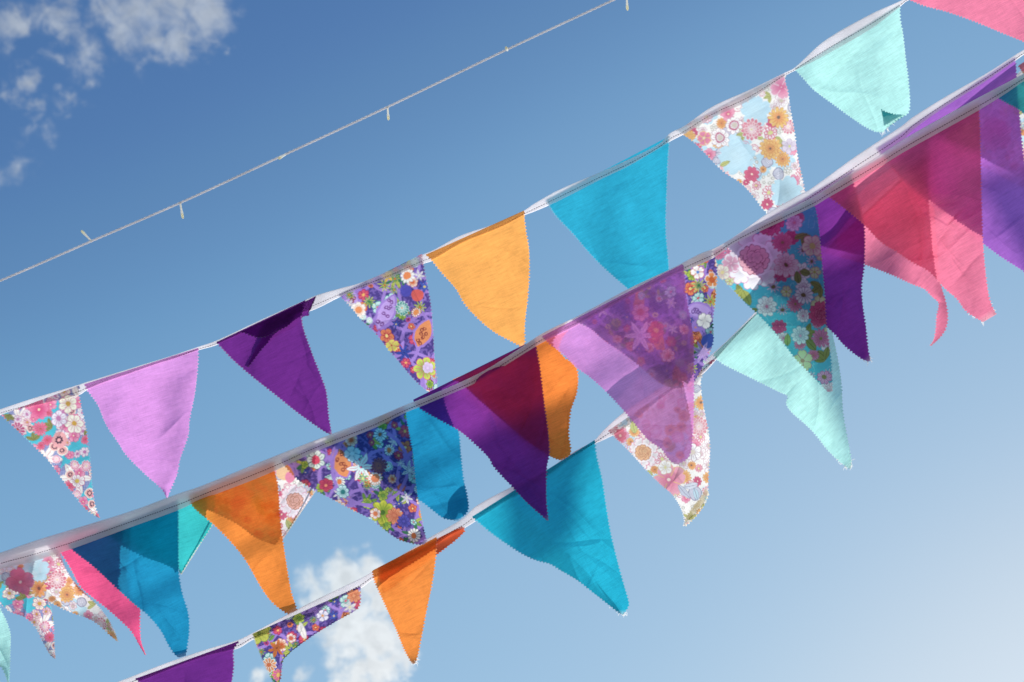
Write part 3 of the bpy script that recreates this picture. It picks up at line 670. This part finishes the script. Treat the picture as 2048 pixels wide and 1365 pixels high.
pennant(C, DC, [(1140,645),(1182,660),(1217,689),(1252,713),(1284,737),(1318,766),(1345,776),(1372,775)], [(1434,503),(1434,560),(1431,600),(1426,641),(1427,681),(1417,712),(1400,745),(1382,774)], None, seed=17, slope=.2, painter=lambda P: print_purple(P, 23, [('flower',1280,672,34,6,.5,(232,215,240),(110,80,150),(215,190,230),(180,150,200),'point',.12),('flower',1281,625,18,7,0,(250,190,200),(215,60,90),None,(225,90,70),'round',.4),('flower',1312,660,17,5,0,(235,90,90),(180,40,80),None,(250,200,90),'round',.3),('flower',1395,545,15,5,0,WH,(215,60,60),None,(70,120,200),'notch',.2),('flower',1397,572,17,10,0,(235,225,110),(40,90,80),None,(50,110,70),'point',.2),('flower',1397,597,13,5,0,(190,232,225),(40,130,125),None,(200,60,90),'notch',.2),('flower',1424,560,16,5,.3,(240,140,70),(240,235,225),None,(210,90,40),'notch',.4),('almond',1400,622,60,26,.2,(180,145,220),(158,118,208),(110,70,150)),('flower',1409,642,17,4,.3,WH,(150,140,150),None,(220,215,200),'notch',.1),('disc',1418,683,15,(75,95,200)),('flower',1405,705,24,8,0,(190,155,225),None,None,None,'point',0)]), label='violet floral pennant seen through a lilac one')
pennant(C, DC, [(1446,492),(1500,540),(1550,588),(1600,622),(1649,652),(1668,668),(1689,692),(1721,717),(1737,724)], [(1709,340),(1713,380),(1722,417),(1729,450),(1729,529),(1724,570),(1725,604),(1732,654),(1737,700),(1741,722)], PURP2, mat=M_SHEER, seed=18, side=-1, slope=.2, label='purple pennant between a blue floral and a pink one', crease=10, threads=13)
pennant(C, DC, [(1752,300),(1790,345),(1830,385),(1880,425),(1965,487),(2000,513),(2048,544),(2092,576)], [(2031,116),(2037,200),(2046,300),(2062,420),(2094,574)], (166,104,194), mat=M_SHEER, side=-1, seed=19, slope=.2, label='large violet pennant at the right edge, its top showing between two tapes', crease=4)
pennant(C, DC, [(2036,132),(2060,170),(2100,260),(2170,380)], [(2260,-10),(2230,150),(2175,380)], None, seed=20, slope=.2, painter=lambda P: print_pale(P, 44, [('disc',2048,130,14,(225,90,110))]), label='floral pennant just entering at the right edge')

# ================================================================== string D (lower, crossing from near to far)
Dn = root('bunting_string', 'lower bunting string with narrow twisted tape, crossing from lower left up behind the others', 'bunting', tuple(unproj(1024, 1000, 2.6)))
tape(Dn, DD, [(-300,1555,1570),(233,1365,1381),(334,1326,1342),(417,1298,1312),(477,1280,1297),(504,1267,1281),(574,1230,1254),(630,1201,1232),(667,1183,1206),(721,1157,1178),(745,1144,1160),(801,1112,1134),(860,1075,1099),(903,1051,1070),(927,1036,1058),(953,1012,1042),(1026,973,996),(1087,945,960),(1143,907,918),(1190,880,888),(1206,862,881),(1249,824,858),(1320,777,803),(1388,737,755),(1404,725,750),(1431,703,722),(1470,666,677),(1508,627,636),(1556,577,592),(1640,500,520),(1722,417,440),(1800,350,372),(1860,290,312),(1990,185,205),(2500,-190,-170)], 3)
pennant(Dn, DD, [(270,1358),(300,1385),(350,1440),(420,1520)], [(479,1282),(468,1300),(468,1332),(463,1370),(450,1440),(424,1520)], PURP, seed=21, slope=.2, label='purple pennant cut by the bottom edge')
f2 = pennant(Dn, DD, [(505,1268),(512,1289),(523,1316),(536,1345),(547,1366),(552,1370)], [(722,1172),(718,1214),(692,1232),(667,1246),(619,1276),(569,1316),(564,1335),(561,1359),(554,1370)], None, seed=22, slope=.2, painter=lambda P: print_purple(P, 37, [('flower',518,1268,22,5,0,(195,195,70),(110,130,50),None,(110,130,50),'round',.2),('flower',645,1232,14,5,0,(235,225,240),(50,50,130),None,(240,150,60),'notch',.2),('flower',583,1276,10,6,0,WH,(230,110,80),None,(230,100,70),'round',.4),('flower',553,1298,19,6,.3,(225,115,50),(180,80,40),None,(150,60,40),'point',.1),('flower',538,1330,15,11,0,(240,150,90),(250,240,230),None,(225,110,60),'daisy',.3),('flower',556,1350,13,9,0,(225,90,150),(240,160,90),None,(240,190,90),'daisy',.3),('leaf',605,1262,36,16,1.2,(242,232,225)),('flower',700,1215,15,6,0,WH,(180,170,180),None,(225,210,150),'point',.15),('flower',708,1192,15,8,0,(240,150,100),(200,80,50),None,(240,150,100),'round',.2)]), label='violet floral pennant blown up and folded along its string')
f3 = pennant(Dn, DD, [(744,1142),(748,1161),(759,1187),(775,1222),(793,1262),(807,1297),(817,1316),(824,1328)], [(874,1074),(872,1113),(866,1160),(855,1214),(842,1281),(834,1318),(829,1328)], ORNG2, seed=23, slope=.2, label='orange pennant in front of a small cloud', crease=7, threads=12)
pennant(f3, DD, [(756,1136),(760,1170),(765,1186),(768,1186)], [(926,1052),(929,1064),(873,1110),(800,1164),(770,1186)], (214,88,52), seed=24, slope=.05, off=.004, name='folded_back_top', crease=3)  # same orange cloth; the doubled layer's shade is put into a darker dye
pennant(Dn, DD, [(944,1034),(952,1042),(986,1070),(1021,1094),(1047,1110),(1074,1122),(1098,1128),(1122,1142),(1154,1161),(1181,1182),(1213,1207),(1240,1228)], [(1190,880),(1194,912),(1205,960),(1213,1014),(1221,1062),(1235,1121),(1248,1169),(1256,1196),(1258,1212),(1246,1230)], (38,168,194), seed=25, slope=.2, label='large wrinkled turquoise pennant with a frayed tip', crease=14, threads=13, billow=.010)
f5 = pennant(Dn, DD, [(1216,862),(1241,886),(1260,905),(1292,940),(1324,972),(1343,988),(1359,1012),(1369,1041),(1366,1053)], [(1436,712),(1404,753),(1403,787),(1410,827),(1418,870),(1420,902),(1418,934),(1412,1003),(1391,1033),(1370,1052)], None, seed=26, slope=.2,
  painter=lambda P: print_pale(P, 52, [('peony',1287,906,32,.2,(250,240,240),(230,120,150),(248,180,120),(190,110,70)),('flower',1338,960,36,4,.4,(240,150,170),(240,190,90),(225,90,130),(250,220,200),'notch',.1),('flower',1330,935,15,5,0,(250,248,242),(215,190,150),None,(225,215,140),'round',.2),('mum',1398,853,20,(228,120,135),(250,230,228),3,13,(240,200,160)),('flower',1385,905,19,7,0,(250,248,245),(170,140,150),None,(205,190,170),'round',.25),('flower',1240,872,14,8,0,(232,90,115),(210,70,95),None,(240,180,150),'round',.2),('leaf',1268,855,24,14,1.3,(190,195,100)),('leaf',1368,985,34,14,.9,(190,196,214),(120,115,145)),('leaf',1382,972,30,12,-.3,(214,220,232),(120,115,145)),('leaf',1392,988,28,12,1.2,(178,214,228),(120,115,145)),('leaf',1395,1010,26,10,-.9,(215,190,130))]), label='white floral pennant with a curled tip behind the lilac one', fold=((1385, 1005), -.6, -1.0))
pennant(f5, DD, [(1411, 978), (1396, 1003), (1378, 1025), (1369, 1042)], [(1419, 985), (1411, 1005), (1391, 1035), (1371, 1053)], (236, 228, 200), seed=266, slope=.0, off=-.066, name='curled_tip', crease=2)
pennant(Dn, DD, [(1426,710),(1440,725),(1470,741),(1507,759),(1539,775),(1561,786),(1575,793),(1572,807),(1582,824),(1609,848),(1630,869),(1651,896),(1668,914),(1684,928),(1698,938)], [(1646,500),(1654,600),(1665,666),(1676,719),(1683,767),(1686,821),(1692,861),(1699,896),(1703,925),(1701,938)], MINT, seed=27, slope=.2, label='mint pennant with a long frayed tip behind the blue floral one', crease=6, threads=18)
pennant(Dn, DD, [(1645,505),(1690,518),(1730,530),(1787,552),(1824,569),(1849,579),(1864,594),(1877,607),(1873,632),(1871,659),(1867,680),(1859,692)], [(1868,296),(1867,350),(1869,417),(1873,492),(1882,569),(1892,604),(1896,636),(1891,660),(1878,678),(1863,692)], ROSE, mat=M_SHEER, seed=28, slope=.2, label='pink pennant ending in a narrow curled tail', crease=6)
pennant(Dn, DD, [(1872,292),(1905,308),(1955,328),(2013,359),(2045,375),(2100,400)], [(2055,130),(2075,250),(2102,398)], None, seed=29, slope=.2, painter=lambda P: print_pale(P, 61, [('flower',1990,270,36,5,0,(225,120,170),(200,80,130),(215,60,120),(240,200,190),'notch',.1)]), label='pink floral pennant seen through a violet one')

# ================================================================== string B (front, middle)
B = root('bunting_string', 'middle front bunting string with the widest white stitched tape and a blue peony print pennant', 'bunting', tuple(unproj(1024, 700, 2.76)))
tape(B, DB, [(-500,1260,1290),(0,1106,1139),(67,1083,1123),(142,1060,1099),(267,1021,1053),(356,988,1021),(401,973,1001),(534,919,949),(633,880,903),(748,837,857),(809,811,827),(855,793,808),(960,746,762),(1035,700,716),(1083,668,687),(1158,631,650),(1257,578,594),(1348,535,551),(1400,508,529),(1431,496,514),(1464,477,490),(1512,449,467),(1570,422,440),(1630,392,412),(1651,379,399),(1684,357,380),(1750,317,341),(1804,281,307),(1899,227,254),(1956,196,222),(2011,167,188),(2048,147,163),(2500,-95,-75)], 4)
pennant(B, DB, [(-110,1170),(-50,1165),(0,1166),(16,1177),(51,1190),(94,1203),(134,1222),(187,1243),(222,1273),(234,1283)], [(118,1098),(130,1135),(150,1166),(187,1203),(214,1235),(228,1262),(237,1284)], None, seed=30, slope=.2, side=-1, painter=lambda P: print_pale(P, 72, [('flower',72,1142,28,5,.3,(178,222,238),None,None,None,'notch',0,1,None,False),('mum',114,1160,20,(215,95,115),(250,232,228),3,13,(240,200,150)),('flower',78,1178,17,11,0,(245,165,70),(225,120,50),(230,90,60),(120,60,50),'daisy',.2),('mum',134,1190,17,(245,180,80),(215,110,60),3,12,(110,70,60)),('flower',40,1165,30,4,.5,(215,95,140),(190,70,110),(200,60,110),(240,200,200),'notch',.1),('mum',200,1250,15,(215,95,115),(250,232,228),3,13,(240,200,150))]), label='pale floral pennant beside the bright pink one')
pennant(B, DB, [(136,1090),(145,1101),(187,1134),(230,1174),(268,1209),(294,1230),(321,1262),(337,1292),(350,1310),(358,1316)], [(357,1000),(357,1060),(358,1142),(364,1182),(377,1227),(379,1262),(375,1294),(371,1312)], TURQ2, seed=31, slope=.2, side=-1, label='plain turquoise pennant overlapping pink and teal ones', crease=8, mat=M_SHEER)
pennant(B, DB, [(378,990),(385,1013),(425,1048),(460,1083),(490,1120),(520,1172),(542,1203),(572,1227),(580,1228)], [(549,922),(550,943),(556,971),(561,1041),(566,1081),(574,1134),(583,1185),(592,1212),(594,1221)], ORNG2, seed=32, slope=.2, side=-1, label='orange pennant overlapping a peony print', crease=6, mat=M_SHEER)
pennant(B, DB, [(562,920),(574,938),(593,958),(622,977),(668,1001),(708,1022),(745,1041),(775,1065),(801,1081),(839,1090),(850,1088)], [(810,812),(812,830),(816,854),(826,907),(831,961),(839,1014),(850,1068),(854,1083)], None, seed=33, slope=.2, side=-1, painter=lambda P: print_purple(P, 41, [('almond',682,925,70,36,1.2,(240,140,80),(158,118,208),(150,60,50)),('ring',740,935,76,7,(158,118,208)),('flower',722,935,31,6,.4,WH,(215,60,110),(190,232,230),(215,60,110),'point',.08),('flower',750,957,15,14,0,WH,(240,130,70),None,(240,130,80),'daisy',.6),('mum',758,932,17,(110,50,95),(170,90,80),3,13,(120,60,90)),('flower',705,908,18,5,0,(190,225,235),(60,120,160),None,(190,225,235),'notch',.2),('flower',760,870,15,12,0,(200,230,235),(40,70,110),None,(150,90,60),'daisy',.3),('flower',726,957,13,7,0,(40,140,130),(225,240,150),None,(225,230,120),'point',.2),('flower',765,1025,26,8,.5,(215,215,60),(110,140,40),(110,140,40),(70,110,40),'round',.2),('flower',750,1028,12,6,0,WH,(230,120,80),None,(235,120,70),'round',.4),('flower',789,1032,17,9,0,(245,150,100),(215,80,60),None,(240,130,90),'round',.2),('flower',807,1043,14,9,0,(85,80,185),(50,50,140),None,(85,80,185),'round',.2),('flower',632,920,20,7,0,(215,235,225),(30,80,80),None,(220,70,100),'round',.45),('flower',686,984,14,8,0,(200,235,235),(60,130,140),None,(40,120,120),'round',.35),('flower',652,970,15,6,0,(205,60,90),(150,30,70),None,(240,140,100),'round',.2),('flower',819,940,20,6,0,(225,235,240),(40,60,110),None,(225,235,240),'point',.1)]), label='violet print pennant with a white star flower')
pennant(B, DB, [(826,800),(836,815),(880,841),(918,862),(950,889),(977,916),(987,934),(1027,977),(1052,1004),(1090,1038),(1094,1042)], [(1072,678),(1074,700),(1080,734),(1088,800),(1097,868),(1099,908),(1094,934),(1093,1000),(1097,1041)], PURP2, mat=M_SHEER, seed=34, slope=.2, side=-1, label='long purple pennant overlapping the orange one', crease=7)
pennant(B, DB, [(1084,673),(1097,687),(1129,712),(1153,736),(1180,755),(1215,787),(1250,825),(1297,881),(1321,897),(1340,922),(1351,929)], [(1366,528),(1369,545),(1372,587),(1386,668),(1388,708),(1388,804),(1386,872),(1378,914),(1356,929)], LILAC, mat=M_VOILE, seed=35, slope=.2, side=1, label='large lilac pennant with a rounded frayed tip', crease=4, threads=13)
pennant(B, DB, [(1426,504),(1434,530),(1437,552),(1463,577),(1490,606),(1511,625),(1535,649),(1562,681),(1589,716),(1622,750),(1656,785)], [(1626,398),(1636,440),(1643,514),(1649,581),(1653,648),(1660,697),(1664,741),(1665,783)], None, seed=36, slope=.2, side=-1, painter=lambda P: print_garden(P, 81, [('peony',1508,520,60,.3,(252,246,250),(232,135,175),(248,182,194),(165,85,110)),('flower',1462,528,18,5,0,(240,170,195),(248,240,240),None,(240,170,195),'notch',.1),('flower',1444,545,17,5,0,(248,246,220),(225,150,170),None,(240,225,150),'round',.2),('mum',1572,530,26,(240,200,215),(225,110,150),2,10,(120,90,60)),('mum',1565,485,21,(225,110,150),(205,80,125),2,14,(150,110,80)),('peony',1540,445,28,.1,(225,90,140),(200,60,110),(215,80,130),(130,40,80)),('mum',1588,447,18,(240,225,235),(205,130,170),2,9,(225,130,150)),('flower',1625,492,22,6,.4,(235,225,190),(215,110,150),None,(215,205,110),'round',.25),('leaf',1595,555,26,15,1.4,(135,140,75)),('leaf',1610,545,24,14,.3,(135,140,75)),('leaf',1493,595,36,18,1.1,(170,175,80)),('leaf',1475,588,30,16,2.2,(170,175,80)),('flower',1608,591,19,13,0,(240,236,236),(170,130,170),None,(120,100,60),'daisy',.25),('peony',1642,628,26,.2,(220,80,130),(190,60,105),(225,100,145),(170,40,90)),('mum',1600,671,19,(225,240,240),(150,170,190),2,9,(225,160,190)),('flower',1641,677,19,13,0,(215,120,165),(180,90,130),None,(140,130,70),'daisy',.18),('leaf',1622,690,28,16,.8,(130,145,75)),('leaf',1575,680,26,14,1.6,(150,180,100)),('flower',1606,722,22,5,.2,(205,225,160),(190,110,140),(225,235,190),(190,150,120),'notch',.2),('flower',1649,755,15,8,0,(225,160,205),(180,90,150),(240,240,240),(140,140,80),'round',.3)]), label='blue print pennant with a large pink and white peony')
pennant(B, DB, [(1640,386),(1657,394),(1707,432),(1730,452),(1762,485),(1794,505),(1824,525),(1857,543),(1891,579),(1914,599),(1931,622),(1966,645)], [(1957,204),(1960,250),(1963,380),(1966,480),(1971,542),(1978,592),(1984,612),(1993,629)], ROSE, mat=M_SHEER, seed=37, slope=.2, side=-1, label='large wrinkled pink pennant with a squared tip', crease=16, threads=13, billow=.010)
pennant(B, DB, [(1984,190),(2010,205),(2040,222),(2080,262),(2160,380)], [(2215,40),(2200,200),(2165,380)], TEAL, seed=38, slope=.2, side=-1, label='teal pennant entering at the right edge')

# ================================================================== string E (further off, unseen past the lower right corner; placed to shade the near ones)
DE = depth_fn([(-500, 7.0), (4000, 7.0)])
E = root('bunting_string', 'unseen farthest bunting string past the lower right, placed to shade the nearer ones', 'bunting', tuple(unproj(2048, 1385, 7.0)))
tape(E, DE, [(1200, 1800, 1811), (1600, 1604, 1615), (2048, 1384, 1395), (2500, 1160, 1171)], 5)
for q, (xx, wd_, tx, ty) in enumerate(((1902, 92, 30, 128), (2143, 96, 60, 142), (2300, 96, 70, 110))):  # pennants placed, sized and dyed for the shade they drop
    yy = 1384 - (xx - 2048) * .49
    pennant(E, DE, [(xx, yy + 2), (xx + tx * .5 - 3, yy + ty * .5), (xx + tx, yy + ty)], [(xx + wd_, yy - wd_ * .49), (xx + wd_ * .5 + tx * .5 + 4, yy + ty * .35), (xx + tx + 3, yy + ty)],
            [PURP, PURP, TURQ][q], seed=60 + q, slope=.2, side=-1, label=['purple', 'purple', 'turquoise'][q] + ' pennant of the unseen farthest string', billow=.02, crease=0)

# ================================================================== fairy light string
FD = 3.3
FPTS = [(-500,775),(-200,643),(0,562),(180,484),(363,405),(558,315),(776,214),(1013,100),(1230,-1),(1300,-33),(1700,-215),(2200,-430)]
S = root('light_string', 'unlit fairy light string on twisted clear cord high at upper left', 'fairy lights', tuple(unproj(700, 250, FD)))
sp = spline(FPTS, 1500); d_ = np.r_[0, np.cumsum(np.linalg.norm(np.diff(sp, axis=0), axis=1))]
ss = np.arange(0, d_[-1], 2.2)
cx = np.interp(ss, d_, sp[:, 0]); cy = np.interp(ss, d_, sp[:, 1])
ctr = unproj(cx, cy, np.full(len(cx), FD)); tg = np.gradient(ctr, axis=0); tg /= np.linalg.norm(tg, axis=1)[:, None]
n1 = np.cross(tg, FWD); n1 /= np.linalg.norm(n1, axis=1)[:, None]; n2 = np.cross(tg, n1)
strands = []
for k in range(3):
    phs = ss / 30 * 6.283 * (1 + .0 * ss) + k * 2.094 + .8 * np.sin(ss / 90)
    strands.append(ctr + .00165 * (np.cos(phs)[:, None] * n1 + np.sin(phs)[:, None] * n2))
sl = np.array(S.location)
tube_mesh('cord', strands, .00125, M_CORD, S, 8, sl)
def lamp(ax, ay, bx, by, dz):
    """lamp sleeve from the cord at a to its rounded lens at b; dz = how far it points at the viewer"""
    a = unproj(ax, ay, FD); b = unproj(bx, by, FD - dz)
    q = np.array([0, .08, .1, .55, .58, .72, .74, .86, .94, .985, 1.0])
    rr = np.array([.0016, .0017, .0019, .0021, .0025, .0027, .0027, .0027, .0023, .0012, .0001]) * 1.12
    ln = a[None, :] * (1 - q[:, None]) + b[None, :] * q[:, None]
    o = tube_mesh('light_bulb', [ln[:6]], 0, M_SLEEVE, S, 12, sl, rr[:6])
    tube_mesh('lens', [ln[5:]], 0, M_LENS, o, 12, sl, rr[5:] * 1.02)
for q in [(184,484,162,461,.012),(360,404,366,438,.0),(572,309,557,318,.03),(775,213,777,241,.0),(1015,102,1012,95,.035),(1253,-12,1255,22,.0),
          (-30,575,-42,552,.01),(1480,-115,1482,-88,.0)]:
    lamp(*q)

# ================================================================== ground far below the strings
me_ = bpy.data.meshes.new('ground')
gm, t, o = new_mat('paving')
n = t.nodes; L_ = t.links.new
p = n.new('ShaderNodeBsdfPrincipled'); L_(p.outputs[0], o.inputs[0]); p.inputs['Roughness'].default_value = .9
tcn = n.new('ShaderNodeTexCoord'); br = n.new('ShaderNodeTexBrick'); br.inputs['Scale'].default_value = 2
br.inputs['Color1'].default_value = (.30, .28, .25, 1); br.inputs['Color2'].default_value = (.24, .23, .21, 1); br.inputs['Mortar'].default_value = (.12, .11, .1, 1)
br.inputs['Mortar Size'].default_value = .012; L_(tcn.outputs['Object'], br.inputs['Vector']); L_(br.outputs['Color'], p.inputs['Base Color'])
g = mesh_obj('ground', [(-400, -400, 0), (400, -400, 0), (400, 400, 0), (-400, 400, 0)], [(0, 1, 2, 3)], gm, smooth=False)
tag(g, 'pale grey paved ground under the strings', None, None, 'structure')
